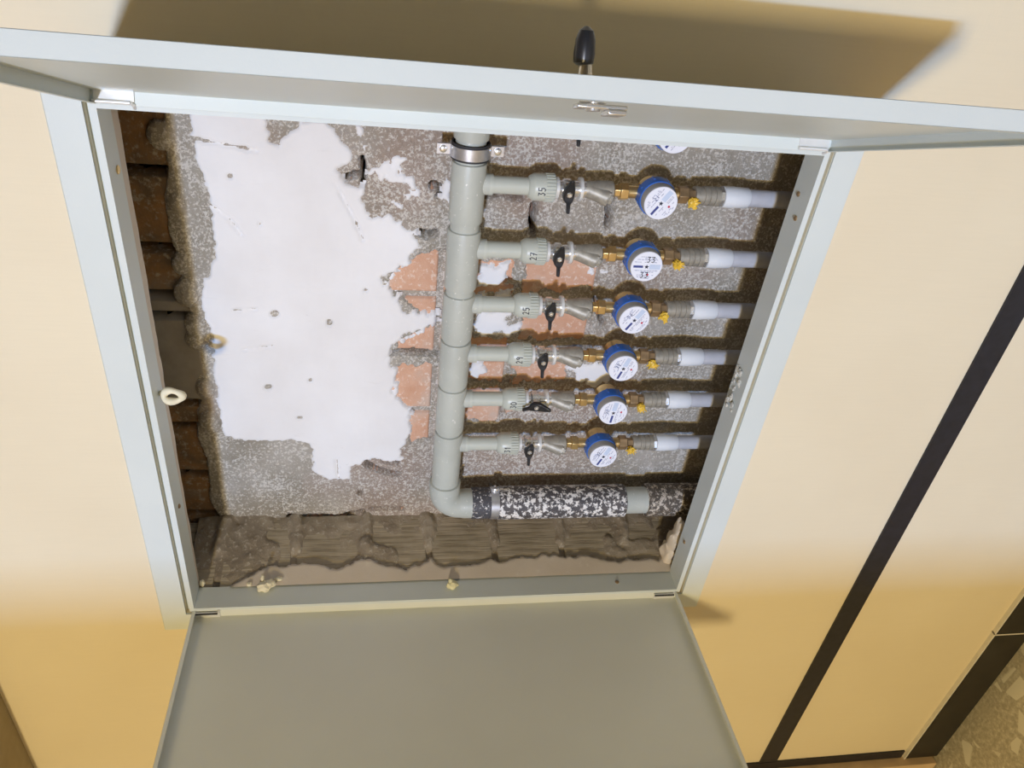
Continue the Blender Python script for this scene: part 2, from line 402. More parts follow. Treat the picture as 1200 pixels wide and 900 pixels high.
# black tiled band, skirting, architrave
band = struct('trim_1', MB().box((1.426, -0.757, 0.0), (1.478, 2.6, 0.004)), 'black_tile', label='black horizontal band set in the cream wall')
struct('trim_2', MB().box((-0.4, -0.790, 0.0), (1.885, -0.757, 0.005)), 'black_tile', label='narrow black strip beside the architrave')
sk = struct('baseboard_back', MB().box((1.893, -0.80, 0.0), (1.897, 2.6, 0.010)), 'grout_white', label='black tile skirting with pale joints')
for v0, v1 in ((-0.785, -0.212), (-0.209, 0.39), (0.393, 1.0), (1.003, 1.6), (1.603, 2.6)):
    part('skirting_tile', MB().box((1.897, v0, 0.0), (1.998, v1, 0.012)), 'black_skirting', sk, bevel=0.001)
mb = MB().box((1.893, -0.2125, 0.0), (1.999, -0.2085, 0.0125)); part('joint', mb, 'grout_white', sk)
struct('trim_3', MB().box((-0.4, -0.90, 0.0), (1.99, -0.792, 0.03)), 'architrave_wood', label='pale wooden architrave standing on the floor', bevel=0.002)
struct('wall_left', MB().box((-1.6, -1.0, -0.4), (2.0, -0.9, 6.4)), 'wall_paint')
# added unseen partition; its edge is set to keep daylight off the lower left
struct('daylight_blocker', MB().box((-1.6, -0.9, 6.20), (2.0, 0.775, 6.28)), 'wall_paint')

# ------------------------------------------------------------------ bricks of the recess
def brick(size, pos, mat, amp=0.0025, seed=None):
    vs_, fs_ = rough_block(size, amp, seed if seed is not None else rnd.random() * 50)
    ob = link('brick', to_mesh('brick', vs_, fs_, True, 50), mat, wall)
    ob.location = (pos[1], -pos[2], 2.0 - pos[0] - 2.0)
    return ob
wall_offset = wall.location.copy()
UJ = [-0.11, 0.035, 0.182, 0.331, 0.465, 0.608, 0.760, 0.915, 1.065, 1.23]
# bottom face (left jamb), top face (right jamb), right face (sill side)
for i in range(len(UJ) - 1):
    u0, u1 = UJ[i] + 0.006, UJ[i + 1] - 0.006
    o = brick((u1 - u0, 0.10, 0.165), ((u0 + u1) / 2, -0.032 + rnd.uniform(-0.002, 0.002), -0.130), 'brick_grey', 0.003)
    o.rotation_euler = (0, 0, -0.20 + rnd.uniform(-0.015, 0.015))
    brick((u1 - u0, 0.08, 0.165), ((u0 + u1) / 2, H + 0.072, -0.130), 'brick_brown_shaded', 0.003)
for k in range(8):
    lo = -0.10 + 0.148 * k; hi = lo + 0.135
    brick((0.09, hi - lo, 0.165), (1.165 + rnd.uniform(-0.006, 0.006), (lo + hi) / 2, -0.130), 'brick_brown_shaded', 0.004)

# ------------------------------------------------------------------ mortar and plaster on the back of the recess
PLASTER = {'main': [(0.061, 0.937), (0.063, 0.874), (0.065, 0.821), (0.077, 0.762), (0.077, 0.69), (0.073, 0.65), (0.056, 0.617), (0.046, 0.575), (0.047, 0.537), (0.052, 0.486), (0.048, 0.411), (0.048, 0.33), (0.052, 0.262), (0.096, 0.249), (0.187, 0.251), (0.216, 0.239), (0.219, 0.16), (0.252, 0.141), (0.296, 0.145), (0.307, 0.185), (0.35, 0.199), (0.403, 0.196), (0.423, 0.242), (0.42, 0.332), (0.385, 0.378), (0.397, 0.425), (0.374, 0.458), (0.396, 0.494), (0.443, 0.519), (0.464, 0.54), (0.459, 0.559), (0.407, 0.564), (0.39, 0.582), (0.373, 0.602), (0.37, 0.633), (0.407, 0.658), (0.424, 0.685), (0.421, 0.713), (0.393, 0.742), (0.368, 0.75), (0.342, 0.747), (0.328, 0.775), (0.332, 0.796), (0.298, 0.804), (0.288, 0.822), (0.312, 0.831), (0.317, 0.852), (0.295, 0.865), (0.288, 0.886), (0.274, 0.899), (0.228, 0.903), (0.224, 0.885), (0.2, 0.872), (0.194, 0.859), (0.184, 0.861), (0.181, 0.892), (0.178, 0.921), (0.18, 0.952)], 'p2': [(0.332, 0.819), (0.353, 0.838), (0.371, 0.836), (0.384, 0.857), (0.393, 0.84), (0.39, 0.821), (0.407, 0.818), (0.414, 0.797), (0.424, 0.786), (0.403, 0.783), (0.385, 0.805), (0.346, 0.807)], 'p3': [(0.316, 0.896), (0.329, 0.892), (0.332, 0.864), (0.332, 0.845), (0.321, 0.853)], 'p3b': [(0.377, 0.772), (0.389, 0.766), (0.404, 0.751), (0.392, 0.748)], 'p4': [(0.532, 0.656), (0.591, 0.666), (0.584, 0.641), (0.572, 0.621), (0.533, 0.615)], 'p5': [(0.53, 0.564), (0.614, 0.57), (0.6, 0.548), (0.625, 0.537), (0.618, 0.51), (0.534, 0.514)], 'p6': [(0.533, 0.449), (0.56, 0.45), (0.566, 0.421), (0.55, 0.405), (0.532, 0.417)], 'p7': [(0.72, 0.436), (0.753, 0.453), (0.809, 0.458), (0.833, 0.425), (0.803, 0.392), (0.761, 0.407)], 'p8': [(0.534, 0.601), (0.598, 0.604), (0.596, 0.592), (0.532, 0.59)], 'p9': [(0.462, 0.822), (0.471, 0.808), (0.472, 0.778), (0.46, 0.785)], 'p10': [(0.735, 0.668), (0.773, 0.655), (0.764, 0.641), (0.738, 0.647)]}
BRICKY = {'b1': [(0.37, 0.611), (0.392, 0.651), (0.436, 0.679), (0.496, 0.692), (0.511, 0.473), (0.383, 0.468), (0.389, 0.49), (0.451, 0.529)], 'b2': [(0.378, 0.435), (0.513, 0.437), (0.524, 0.281), (0.42, 0.242), (0.4, 0.332), (0.373, 0.384)], 'b3': [(0.618, 0.68), (0.756, 0.693), (0.76, 0.619), (0.62, 0.605)], 'b4': [(0.627, 0.571), (0.759, 0.575), (0.761, 0.509), (0.625, 0.502)], 'b5': [(0.498, 0.662), (0.597, 0.669), (0.601, 0.599), (0.502, 0.596)], 'b6': [(0.62, 0.459), (0.731, 0.461), (0.725, 0.406), (0.627, 0.401)], 'b7': [(0.509, 0.5), (0.612, 0.502), (0.614, 0.405), (0.516, 0.4)], 'b8': [(0.511, 0.354), (0.603, 0.354), (0.605, 0.301), (0.514, 0.301)], 'b9': [(0.616, 0.371), (0.666, 0.367), (0.66, 0.328), (0.617, 0.328)], 'b10': [(0.508, 0.385), (0.6, 0.384), (0.599, 0.367), (0.51, 0.366)]}
CRACKS = [[(0.324, 0.842), (0.328, 0.816), (0.324, 0.79)], [(0.295, 0.807), (0.324, 0.816)], [(0.442, 0.802), (0.454, 0.797)], [(0.449, 0.784), (0.46, 0.786)], [(0.527, 0.789), (0.562, 0.793), (0.593, 0.787)], [(0.421, 0.716), (0.435, 0.712), (0.449, 0.716)], [(0.372, 0.466), (0.413, 0.469), (0.47, 0.464)], [(0.318, 0.197), (0.343, 0.178), (0.371, 0.163), (0.397, 0.157)], [(0.371, 0.196), (0.393, 0.189)], [(0.318, 0.105), (0.318, 0.1)], [(0.535, 0.625), (0.566, 0.627), (0.604, 0.623)], [(0.167, 0.037), (0.267, 0.032), (0.323, 0.048)], [(0.343, 0.056), (0.407, 0.056)], [(0.68, 0.476), (0.765, 0.485)], [(0.823, 0.441), (0.851, 0.41)], [(0.76, 0.597), (0.784, 0.541)], [(0.619, 0.778), (0.619, 0.743), (0.624, 0.727)], [(0.754, 0.791), (0.759, 0.75)], [(-0.004, 0.528), (0.005, 0.521)]]

st = 0.0032
A, B = np.meshgrid(np.arange(-0.02, 1.13, st), np.arange(-0.02, 1.05, st), indexing='ij')
jag = fbm(A, B, 45, 3, 4, 0.6) * 0.030 + np.sign(fbm(A, B, 110, 5, 3)) * np.abs(fbm(A, B, 110, 5, 3)) ** 0.7 * 0.016
fine = fbm(A, B, 160, 9, 3, 0.6)
mort = -0.2085 + 0.0040 * fbm(A, B, 14, 11, 4) + 0.0034 * fine
expo = np.full(A.shape, -1.0)
for p in BRICKY.values(): expo = np.maximum(expo, sd_poly(A, B, p))
cover = sstep(-(expo + jag * 0.7), -0.004, 0.005)
mort = mort - (1 - cover) * 0.0105
crack = np.full(A.shape, 9.0)
for i, p in enumerate(CRACKS):
    d = sd_path(A, B, p) - (0.0030 + 0.0014 * (i % 3)); crack = np.minimum(crack, d)
crack = crack + fbm(A, B, 90, 21, 3) * 0.006
mort = mort - (1 - sstep(crack, -0.0015, 0.0025)) * 0.050
for i in range(len(UJ) - 1):
    st_ = 0.205 if i % 2 == 0 else 0.07
    if i in (4, 5): st_ = 0.195
    for k in range(5):
        a0, a1 = UJ[i] + 0.004, UJ[i + 1] - 0.004
        b0 = max(st_ - 0.27 + 0.264 * k, -0.09) + 0.004; b1 = min(st_ - 0.27 + 0.264 * (k + 1), 1.07) - 0.004
        if b1 - b0 < 0.03: continue
        if i == 0: continue
        Ab, Bb = np.meshgrid(np.linspace(a0, a1, int((a1 - a0) / 0.0036)), np.linspace(b0, b1, int((b1 - b0) / 0.0036)), indexing='ij')
        hb_ = ND - 0.0030 + 0.0022 * fbm(Ab, Bb, 22, 131 + i, 4) + rnd.uniform(-0.0012, 0.0012)
        cb = np.full(Ab.shape, 9.0)
        for j, p in enumerate(CRACKS): cb = np.minimum(cb, sd_path(Ab, Bb, p) - (0.0028 + 0.0014 * (j % 3)))
        cb = cb + fbm(Ab, Bb, 90, 21, 3) * 0.006
        hb_ = hb_ - (1 - sstep(cb, -0.0015, 0.003)) * 0.060
        ed_ = np.minimum(np.minimum(Ab - a0, a1 - Ab), np.minimum(Bb - b0, b1 - Bb))
        hb_ = hb_ - (1 - sstep(ed_, -0.001, 0.0045)) ** 2 * 0.028
        relief('brick', Ab, Bb, hb_, hb_ > -0.245, lambda a, b, h: (a, b, h), 'brick_orange', wall)
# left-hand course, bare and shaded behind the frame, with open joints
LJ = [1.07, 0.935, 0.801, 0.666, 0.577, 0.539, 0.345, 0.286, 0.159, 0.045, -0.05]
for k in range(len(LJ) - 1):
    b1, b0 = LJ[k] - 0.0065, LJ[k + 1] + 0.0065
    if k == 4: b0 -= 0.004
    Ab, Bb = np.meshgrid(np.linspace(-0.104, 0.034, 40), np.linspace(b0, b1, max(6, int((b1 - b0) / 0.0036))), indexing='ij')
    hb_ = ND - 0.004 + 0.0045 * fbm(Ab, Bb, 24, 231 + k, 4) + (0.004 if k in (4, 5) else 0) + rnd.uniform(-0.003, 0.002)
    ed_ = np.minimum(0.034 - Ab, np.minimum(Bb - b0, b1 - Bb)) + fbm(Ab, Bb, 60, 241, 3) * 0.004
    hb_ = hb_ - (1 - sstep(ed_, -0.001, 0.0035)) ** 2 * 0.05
    relief('brick', Ab, Bb, hb_, hb_ > -9, lambda a, b, h: (a, b, h), 'cement_smooth' if k in (4, 5) else 'brick_brown_shaded', wall)
ledge = 0.016 + fbm(A * 0, B, 11, 251, 4) * 0.055
mort = mort - (1 - sstep(A, ledge - 0.004, ledge + 0.006)) * 0.030
# ragged bottom edge of the coat where the side wall begins
edge = 0.026 + fbm(A, B * 0, 12, 31, 3) * 0.02
mort = mort - (1 - sstep(B, edge - 0.006, edge + 0.006)) * 0.012
# rounded pieces of mortar in the left corner
for (cu, cv, r) in ((0.022, 0.585, 0.022), (0.030, 0.52, 0.020), (0.026, 0.49, 0.018), (0.02, 0.64, 0.016), (0.018, 0.86, 0.02), (0.028, 0.75, 0.014), (0.03, 0.38, 0.018), (0.03, 0.3, 0.022)):
    d = np.hypot((A - cu), (B - cv) * 0.8); mort = np.maximum(mort, np.where(d < r, -0.209 + np.sqrt(np.maximum(r * r - d * d, 0)) * 0.7 + fine * 0.004, -9))
plf = lambda a, b, h: (a - 0.0, b, h)
def put(o): o.location = (0, 0, 2.0 - 2.0)
keep = mort > -0.232
MO = relief('mortar_coat', A, B, mort, keep, plf, 'mortar', wall)
plas = np.full(A.shape, -1.0)
for k, p in PLASTER.items(): plas = np.maximum(plas, sd_poly(A, B, p))
pm_ = plas + jag * (0.45 + 0.55 * sstep(A, 0.25, 0.42)) * 0.9
ph = -0.2165 + 0.0118 * sstep(pm_, -0.003, 0.006) + 0.0011 * fbm(A, B, 10, 51, 3) + 0.0006 * fbm(A * 5, B, 30, 55, 3)
# chips and trowel nicks in the skim coat
for (cu, cv, r) in ((0.145, 0.385, 0.008), (0.167, 0.545, 0.007), (0.224, 0.40, 0.004), (0.118, 0.80, 0.005), (0.265, 0.53, 0.004), (0.155, 0.72, 0.004), (0.2, 0.31, 0.004), (0.33, 0.60, 0.004)):
    d = np.hypot(A - cu, (B - cv)) + fbm(A, B, 80, 61, 2) * 0.012; ph = ph - 0.009 * (1 - sstep(d, r * 0.5, r))
for p in ([(0.075, 0.755), (0.105, 0.73), (0.125, 0.70)], [(0.10, 0.553), (0.135, 0.556)], [(0.06, 0.86), (0.1, 0.853), (0.16, 0.845)], [(0.11, 0.47), (0.16, 0.478)], [(0.28, 0.80), (0.31, 0.74), (0.325, 0.70)], [(0.27, 0.20), (0.273, 0.15)]):
    d = sd_path(A, B, p) + fbm(A, B, 70, 71, 2) * 0.006; ph = ph - 0.0050 * (1 - sstep(d, 0.0004, 0.0034))
PLO = relief('plaster_patch', A, B, ph, ph > -0.2145, plf, 'white_plaster', wall, label='white ragged plaster skim on the back of the recess')
for o_ in (MO, PLO): o_.location = (0, 0, 0)
# smooth grey patch under the open upper door
pg = sd_poly(A, B, [(0.835, 0.925), (0.84, 1.02), (0.955, 1.02), (0.95, 0.935), (0.93, 0.90), (0.885, 0.885)]) + jag * 0.5
gh = -0.2165 + 0.0115 * sstep(pg, -0.003, 0.006)
relief('cement_patch', A, B, gh, gh > -0.214, plf, 'cement_smooth', wall, label='smooth grey cement patch near the top door')

# jamb at the bottom: mortar bedding between the bricks, then the smooth plaster edge towards the frame
A3, B3 = np.meshgrid(np.arange(-0.02, 1.13, 0.0045), np.arange(0, 1.001, 0.03), indexing='ij')
jd = np.full(A3.shape, 9.0)
for u_ in UJ: jd = np.minimum(jd, np.abs(A3 - u_ - fbm(A3, B3 * 0.17, 20, 91, 2) * 0.02))
hh = -0.010 + 0.009 * (1 - sstep(jd, 0.006, 0.016)) * (1 - sstep(B3, 0.50, 0.62)) + fbm(A3, B3 * 0.17, 45, 95, 4) * 0.007
hh += 0.006 * sstep(fbm(A3, B3 * 0.17, 9, 97, 3), 0.05, 0.14)
pl3 = lambda a, b, h: (a, 0.046 - 0.040 * b + h, ND + b * 0.155)
relief('mortar_bedding', A3, B3, hh, A3 > -1, pl3, 'mortar_brown', wall)
ed = 0.124 + 0.060 * (1 - sstep(A3, 0.02, 0.14)) + fbm(A3, B3 * 0, 26, 101, 4) * 0.045
sdp = (B3 * 0.170) - ed
pl4 = lambda a, b, h: (a, 0.0385 - 0.0365 * b + h, ND + 0.002 + b * 0.166)
hp = -0.006 + 0.0110 * sstep(sdp + fbm(A3, B3 * 0.17, 70, 103, 3) * 0.012, -0.002, 0.006)
relief('plaster_edge', A3, B3, hp, hp > -0.0045, pl4, 'beige_plaster', wall, label='beige plaster edge behind the lower frame')
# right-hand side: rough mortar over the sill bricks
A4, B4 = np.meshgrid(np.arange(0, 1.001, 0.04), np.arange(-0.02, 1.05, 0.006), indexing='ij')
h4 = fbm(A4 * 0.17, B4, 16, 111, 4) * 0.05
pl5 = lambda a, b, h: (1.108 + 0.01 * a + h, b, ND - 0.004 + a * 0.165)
relief('mortar_rough', A4, B4, h4, h4 < 0.006, pl5, 'mortar_shaded', wall)
# plaster lip behind the left side of the frame
A5, B5 = np.meshgrid(np.arange(0, 1.001, 0.1), np.arange(-0.0, 0.97, 0.006), indexing='ij')
w5 = 0.018 + 0.024 * B5 + fbm(A5 * 0, B5, 25, 121, 3) * 0.010
relief('plaster_lip', A5, B5, fbm(A5, B5, 40, 123, 2) * 0.001, A5 > -1, lambda a, b, h: (0.0035 - 0.004 * a ** 4 + h, b, -0.048 - a * w5), 'beige_plaster', wall)
for o_ in wall.children:
    pass

# ================================================================== CABINET
cab = thing('meter_cabinet', 'pale grey steel cabinet frame with two open doors around the wall recess', 'cabinet', (0, 0, 0))
def ring(prof):
    """sweep (distance outwards, n) round the opening with mitred corners"""
    vs_ = []; fs_ = []
    for (d, n) in prof:
        vs_ += [(-d, -d, n), (1 + d, -d, n), (1 + d, H + d, n), (-d, H + d, n)]
    for i in range(len(prof) - 1):
        for k in range(4):
            k2 = (k + 1) % 4
            fs_.append((4 * i + k, 4 * i + k2, 4 * i + 4 + k2, 4 * i + 4 + k))
    mb = MB(); mb.add(vs_, fs_); return mb
part('frame_flange', ring([(0.0125, -0.009), (0.0125, 0.004), (0.0565, 0.004), (0.0590, 0.0005)]), 'steel_paint', cab, smooth=False)
part('frame_lip', ring([(-0.004, -0.048), (-0.004, 0.004), (0.0045, 0.004), (0.0045, -0.009), (0.0125, -0.009)]), 'steel_paint', cab, smooth=False)
def door(hv, hn, th, w, t, u0, u1, side, extra):
    """pan door: hinge at (hv, hn), leaf direction at angle th, rims of depth t towards the inner side"""
    d = Vector((math.cos(th), math.sin(th))); i = Vector((-math.sin(th), math.cos(th))) * side
    def Q(u, s, k): p = Vector((hv, hn)) + d * s + i * k; return (u, p.x, p.y)
    def slab(mb, a, b):
        (x0, y0, z0), (x1, y1, z1) = a, b
        vs_ = [Q(x, y, z) for x in (x0, x1) for y in (y0, y1) for z in (z0, z1)]
        mb.add(vs_, [(0, 1, 3, 2), (4, 6, 7, 5), (0, 4, 5, 1), (2, 3, 7, 6), (0, 2, 6, 4), (1, 5, 7, 3)])
    k = 0.0012; L = 0.007
    mb = MB()
    slab(mb, (u0, 0, 0), (u1, w, k))
    slab(mb, (u0, 0, 0), (u0 + k, w, t)); slab(mb, (u1 - k, 0, 0), (u1, w, t))
    slab(mb, (u0, 0, 0), (u1, k, t)); slab(mb, (u0, w - k, 0), (u1, w, t))
    slab(mb, (u0, 0, t - k), (u0 + L, w, t)); slab(mb, (u1 - L, 0, t - k), (u1, w, t))
    slab(mb, (u0, w - L, t - k), (u1, w, t))
    o = part('door', mb, 'door_paint_lifted' if extra == 'lower' else 'steel_paint', cab, smooth=False, bevel=0.0006,
             label='lower leaf, opened flat towards the room' if extra == 'lower' else 'upper leaf with lock, opened past square')
    for uc in (u0 + 0.028, u1 - 0.028):
        hb = MB()
        slab(hb, (uc - 0.023, k, k), (uc + 0.023, k + 0.0025, t * 0.75))
        p0 = Q(uc - 0.024, 0.006, t - 0.003); p1 = Q(uc + 0.019, 0.006, t - 0.003); hb.cyl(p0, p1, 0.0022, seg=12)
        p2 = Q(uc + 0.019, 0.006, t - 0.003); p3 = Q(uc + 0.021, -0.006, t + 0.002); hb.tube([p1, Q(uc + 0.022, 0.003, t - 0.001), p3], 0.0022, 10)
        part('hinge', hb, 'bright_rim', o, label='bright zinc hinge pin')
        if extra == 'lower': 
            sl = MB(); slab(sl, (uc - 0.024, 0.0075, t - 0.004), (uc + 0.020, 0.0095, t - 0.001)); part('hinge_slot_shade', sl, 'rubber', o)  # dark slab standing in for the shade inside the open slot
    return o, Q, slab
d_up, Qu, slab_u = door(0.9872, 0.0187, 1.2297, 0.484, 0.0175, 0.005, 0.990, 1, 'upper')
d_lo, Ql, slab_l = door(-0.0215, 0.0035, math.radians(88.7), 0.484, 0.019, 0.0, 0.998, -1, 'lower')
# lock on the upper leaf: cam inside, black lever handle outside
mb = MB(); mb.cyl(Qu(0.514, 0.45, 0.001), Qu(0.514, 0.45, 0.016), 0.011, seg=6); mb.cyl(Qu(0.514, 0.45, 0.016), Qu(0.514, 0.45, 0.022), 0.006, seg=16)
part('lock_nut', mb, 'chrome', d_up)
mb = MB(); slab_u(mb, (0.500, 0.441, 0.017), (0.540, 0.458, 0.0205)); slab_u(mb, (0.524, 0.438, 0.0205), (0.539, 0.460, 0.0245))
part('lock_cam', mb, 'chrome', d_up, bevel=0.001)
mb = MB(); mb.lathe(Qu(0.511, 0.43, 0.0), Vector(Qu(0.511, 0.43, -1)) - Vector(Qu(0.511, 0.43, 0)), [(0, 0.013), (0.002, 0.012), (0.004, 0.006), (0.014, 0.005)], 24)
part('lock_base', mb, 'chrome', d_up)
mb = MB(); pts = []
for s_, k_, r_ in ((0.43, -0.013, 0.005), (0.43, -0.015, 0.0080), (0.431, -0.022, 0.0085), (0.432, -0.032, 0.0078), (0.433, -0.038, 0.0058), (0.433, -0.041, 0.002)):
    pts.append((Qu(0.509, s_, k_), r_))
mb.tube([p for p, r in pts], [r for p, r in pts], 20)
part('lock_handle', mb, 'black_plastic', d_up, label='black rounded lock handle')
# screws and screw holes in the frame
def screw(u, v, n, ax, mat='brass', r=0.006):
    mb = MB(); mb.lathe((u, v, n), ax, [(0, r), (0.0015, r), (0.0028, r * 0.6), (0.0030, 0.0005)], 18)
    part('screw', mb, mat, cab)
screw(0.004, 0.868, -0.031, (1, 0, 0))
for (u_, v_, n_, ax) in ((0.996, 0.853, -0.016, (-1, 0, 0)), (0.996, 0.119, -0.026, (-1, 0, 0)), (0.868, 0.004, -0.022, (0, 1, 0)), (0.996, 0.887, -0.03, (-1, 0, 0)), (0.004, 0.255, -0.02, (1, 0, 0))):
    screw(u_, v_, n_, ax, 'brass_dull', 0.0042)

# ================================================================== PIPEWORK
PN = -0.150
ROWS = [0.942, 0.8315, 0.717, 0.6105, 0.5055, 0.4015, 0.290]
ru = 0.493
man = thing('water_manifold', 'grey plastic riser pipe with tees and an elbow at its foot', 'pipe', (ru, 0.124, PN))
o_v = 0.124
mb = MB()
mb.cyl((0, 0.04, 0), (0, 1.03 - o_v, 0), 0.0245, seg=40)
part('pipe', mb, 'ppr_grey', man)
lips = [0.868, 0.753, 0.632, 0.535, 0.432, 0.322]
ends = [0.768, 0.645, 0.541, 0.438, 0.329, 0.186]
tops = [1.02] + lips
for i, r_ in enumerate([0] + list(range(1, 7))):
    hi = tops[i] if i else 1.03
    lo = (lips[0] + 0.010) if i == 0 else ends[i - 1]
    if i == 0: lo = 0.905
    mb = MB()
    mb.lathe((0, lo - o_v, 0), (0, 1, 0), [(0, 0.0250), (0.0, 0.0278), (0.004, 0.0283), (hi - lo - 0.004, 0.0283), (hi - lo - 0.001, 0.0276), (hi - lo, 0.0255)], 40)
    # short side socket that takes the branch
    vb = ROWS[i] - o_v
    mb.lathe((0.018, vb, 0), (1, 0, 0), [(0, 0.0175), (0.016, 0.0172), (0.017, 0.0148)], 28)
    part('tee_fitting', mb, 'ppr_grey', man)
# elbow
mb = MB(); pts = []; rs = []
for k in range(9):
    a = math.radians(90 * k / 8); R = 0.036
    pts.append((R - R * math.cos(a), R - R * math.sin(a) , 0)); rs.append(0.0305)
pts = [(0, 0.060, 0), (0, 0.050, 0)] + pts + [(0.046, 0, 0), (0.062, 0, 0)]
rs = [0.0300, 0.0318] + rs + [0.0318, 0.0318]
mb.tube(pts, rs, 36)
mb.lathe((0, 0.040, 0), (0, 1, 0), [(0, 0.0325), (0.024, 0.0325), (0.026, 0.026)], 36)
part('elbow', mb, 'ppr_grey', man)
mb = MB().cyl((0.04, 0, 0), (0.60, 0, 0), 0.0295, seg=40); part('pipe', mb, 'ppr_grey', man)
def sleeve(u0, u1, r, mat, label):
    mb = MB(); mb.lathe((u0 - ru, 0, 0), (1, 0, 0), [(0, r - 0.003), (0.001, r), (u1 - u0 - 0.002, r), (u1 - u0, r - 0.003)], 44)
    part('sleeve', mb, mat, man, label=label)
sleeve(0.552, 0.594, 0.0338, 'sleeve_dark', 'dark sleeve next to the elbow, lightly splashed')
sleeve(0.609, 0.892, 0.0362, 'sleeve_splashed', 'long dark sleeve covered in white splashes')
sleeve(0.942, 1.08, 0.0365, 'sleeve_brown', 'dark sleeve at the far right end')

def clamp(O, along, across, label, r, ears, bottom=False):
    """pipe clamp: along = pipe axis, across = direction of the ears"""
    t = thing('pipe_clamp', label, 'pipe clamp', O)
    a = Vector(along); c = Vector(across); nn = Vector((0, 0, 1))
    def ringm(r0, r1, w):
        mb = MB(); vs_ = []; fs_ = []; S = 40
        for k in range(S):
            ang = 2 * math.pi * k / S; dirv = c * math.cos(ang) + nn * math.sin(ang)
            for rr, s_ in ((r0, -w), (r1, -w), (r1, w), (r0, w)): vs_.append(dirv * rr + a * s_)
        for k in range(S):
            k2 = (k + 1) % S
            for j in range(4):
                j2 = (j + 1) % 4; fs_.append((4 * k + j, 4 * k + j2, 4 * k2 + j2, 4 * k2 + j))
        return mb.add(vs_, fs_)
    part('rubber_liner', ringm(r - 0.001, r + 0.0020, 0.0130), 'rubber', t)
    part('band', ringm(r + 0.0018, r + 0.0040, 0.0092), 'zinc', t)
    for s in (-1, 1):
        mb = MB(); e0 = c * s * (r + 0.001); e1 = c * s * (r + ears)
        for nz in (-0.003, 0.001):
            q = [e0 - a * 0.008, e1 - a * 0.008, e1 + a * 0.008, e0 + a * 0.008]
            vs_ = [(p.x, p.y, p.z + nz) for p in q] + [(p.x, p.y, p.z + nz + 0.002) for p in q]
            mb.add(vs_, [(0, 1, 2, 3), (7, 6, 5, 4), (0, 4, 5, 1), (1, 5, 6, 2), (2, 6, 7, 3), (3, 7, 4, 0)])
        part('ear', mb, 'zinc', t)
        p = c * s * (r + ears * 0.6); mb = MB(); mb.cyl((p.x, p.y, -0.010), (p.x, p.y, 0.004), 0.003, seg=12); mb.lathe((p.x, p.y, 0.003), (0, 0, 1), [(0, 0.0060), (0.002, 0.0058), (0.0035, 0.0035), (0.0036, 0.001)], 18)
        part('screw', mb, 'chrome', t)
    mb = MB().cyl((0, 0, -r - 0.001), (0, 0, ND - O[2] - 0.004), 0.004, seg=12); part('stud', mb, 'zinc', t)
    return t
clamp((ru, 0.886, PN), (0, 1, 0), (1, 0, 0), 'zinc pipe clamp around the riser just under the open top door', 0.0287, 0.024)
clamp((0.6015, o_v, PN), (1, 0, 0), (0, 1, 0), 'zinc pipe clamp between the dark sleeves of the bottom pipe', 0.0310, 0.012)

# ------------------------------------------------------------------ handwriting strokes
DIG = {'0': [[(.5, 1), (.1, .75), (.1, .25), (.5, 0), (.9, .25), (.9, .75), (.5, 1)]], '1': [[(.3, .75), (.6, 1), (.55, 0)]],
       '2': [[(.1, .8), (.5, 1), (.85, .75), (.6, .4), (.1, 0), (.9, .05)]], '3': [[(.1, .95), (.8, .95), (.45, .6), (.85, .35), (.5, 0), (.1, .1)]],
       '4': [[(.6, 0), (.6, 1), (.1, .35), (.9, .35)]], '5': [[(.85, 1), (.25, 1), (.2, .55), (.7, .6), (.8, .25), (.45, 0), (.1, .1)]],
       '7': [[(.1, .95), (.85, .98), (.4, 0)], [(.3, .5), (.75, .52)]], '8': [[(.5, .5), (.15, .75), (.5, 1), (.85, .75), (.5, .5), (.1, .25), (.5, 0), (.9, .25), (.5, .5)]],
       '9': [[(.8, .7), (.45, .55), (.15, .8), (.5, 1), (.85, .85), (.75, 0)]], '6': [[(.75, 1), (.2, .5), (.15, .2), (.5, 0), (.85, .2), (.6, .5), (.2, .4)]]}
def strokes(mb, text, org, ex, ey, size, wdt, bend=None, asp=0.62, n=0.0):
    """flat pen strokes; ex, ey = writing directions in (u, v); bend gives n for a (u, v)"""
    for ci, ch in enumerate(text):
        for st_ in DIG[ch]:
            P = []
            for x, y in st_:
                X = (ci * 1.25 * asp + x * asp) * size; Y = y * size
                P.append(Vector((org[0] + ex[0] * X + ey[0] * Y, org[1] + ex[1] * X + ey[1] * Y)))
            for a, b in zip(P[:-1], P[1:]):
                d = (b - a); 
                if d.length < 1e-7: continue
                d.normalize(); q = Vector((-d.y, d.x)) * wdt / 2; e = d * wdt * 0.35
                c4 = [a - e - q, b + e - q, b + e + q, a - e + q]
                f = bend or (lambda u, v: n)
                vs_ = [(p.x, p.y, f(p.x, p.y)) for p in c4] + [(p.x, p.y, f(p.x, p.y) + 0.0003) for p in c4]
                mb.add(vs_, [(3, 2, 1, 0), (4, 5, 6, 7), (0, 1, 5, 4), (1, 2, 6, 5), (2, 3, 7, 6), (3, 0, 4, 7)])

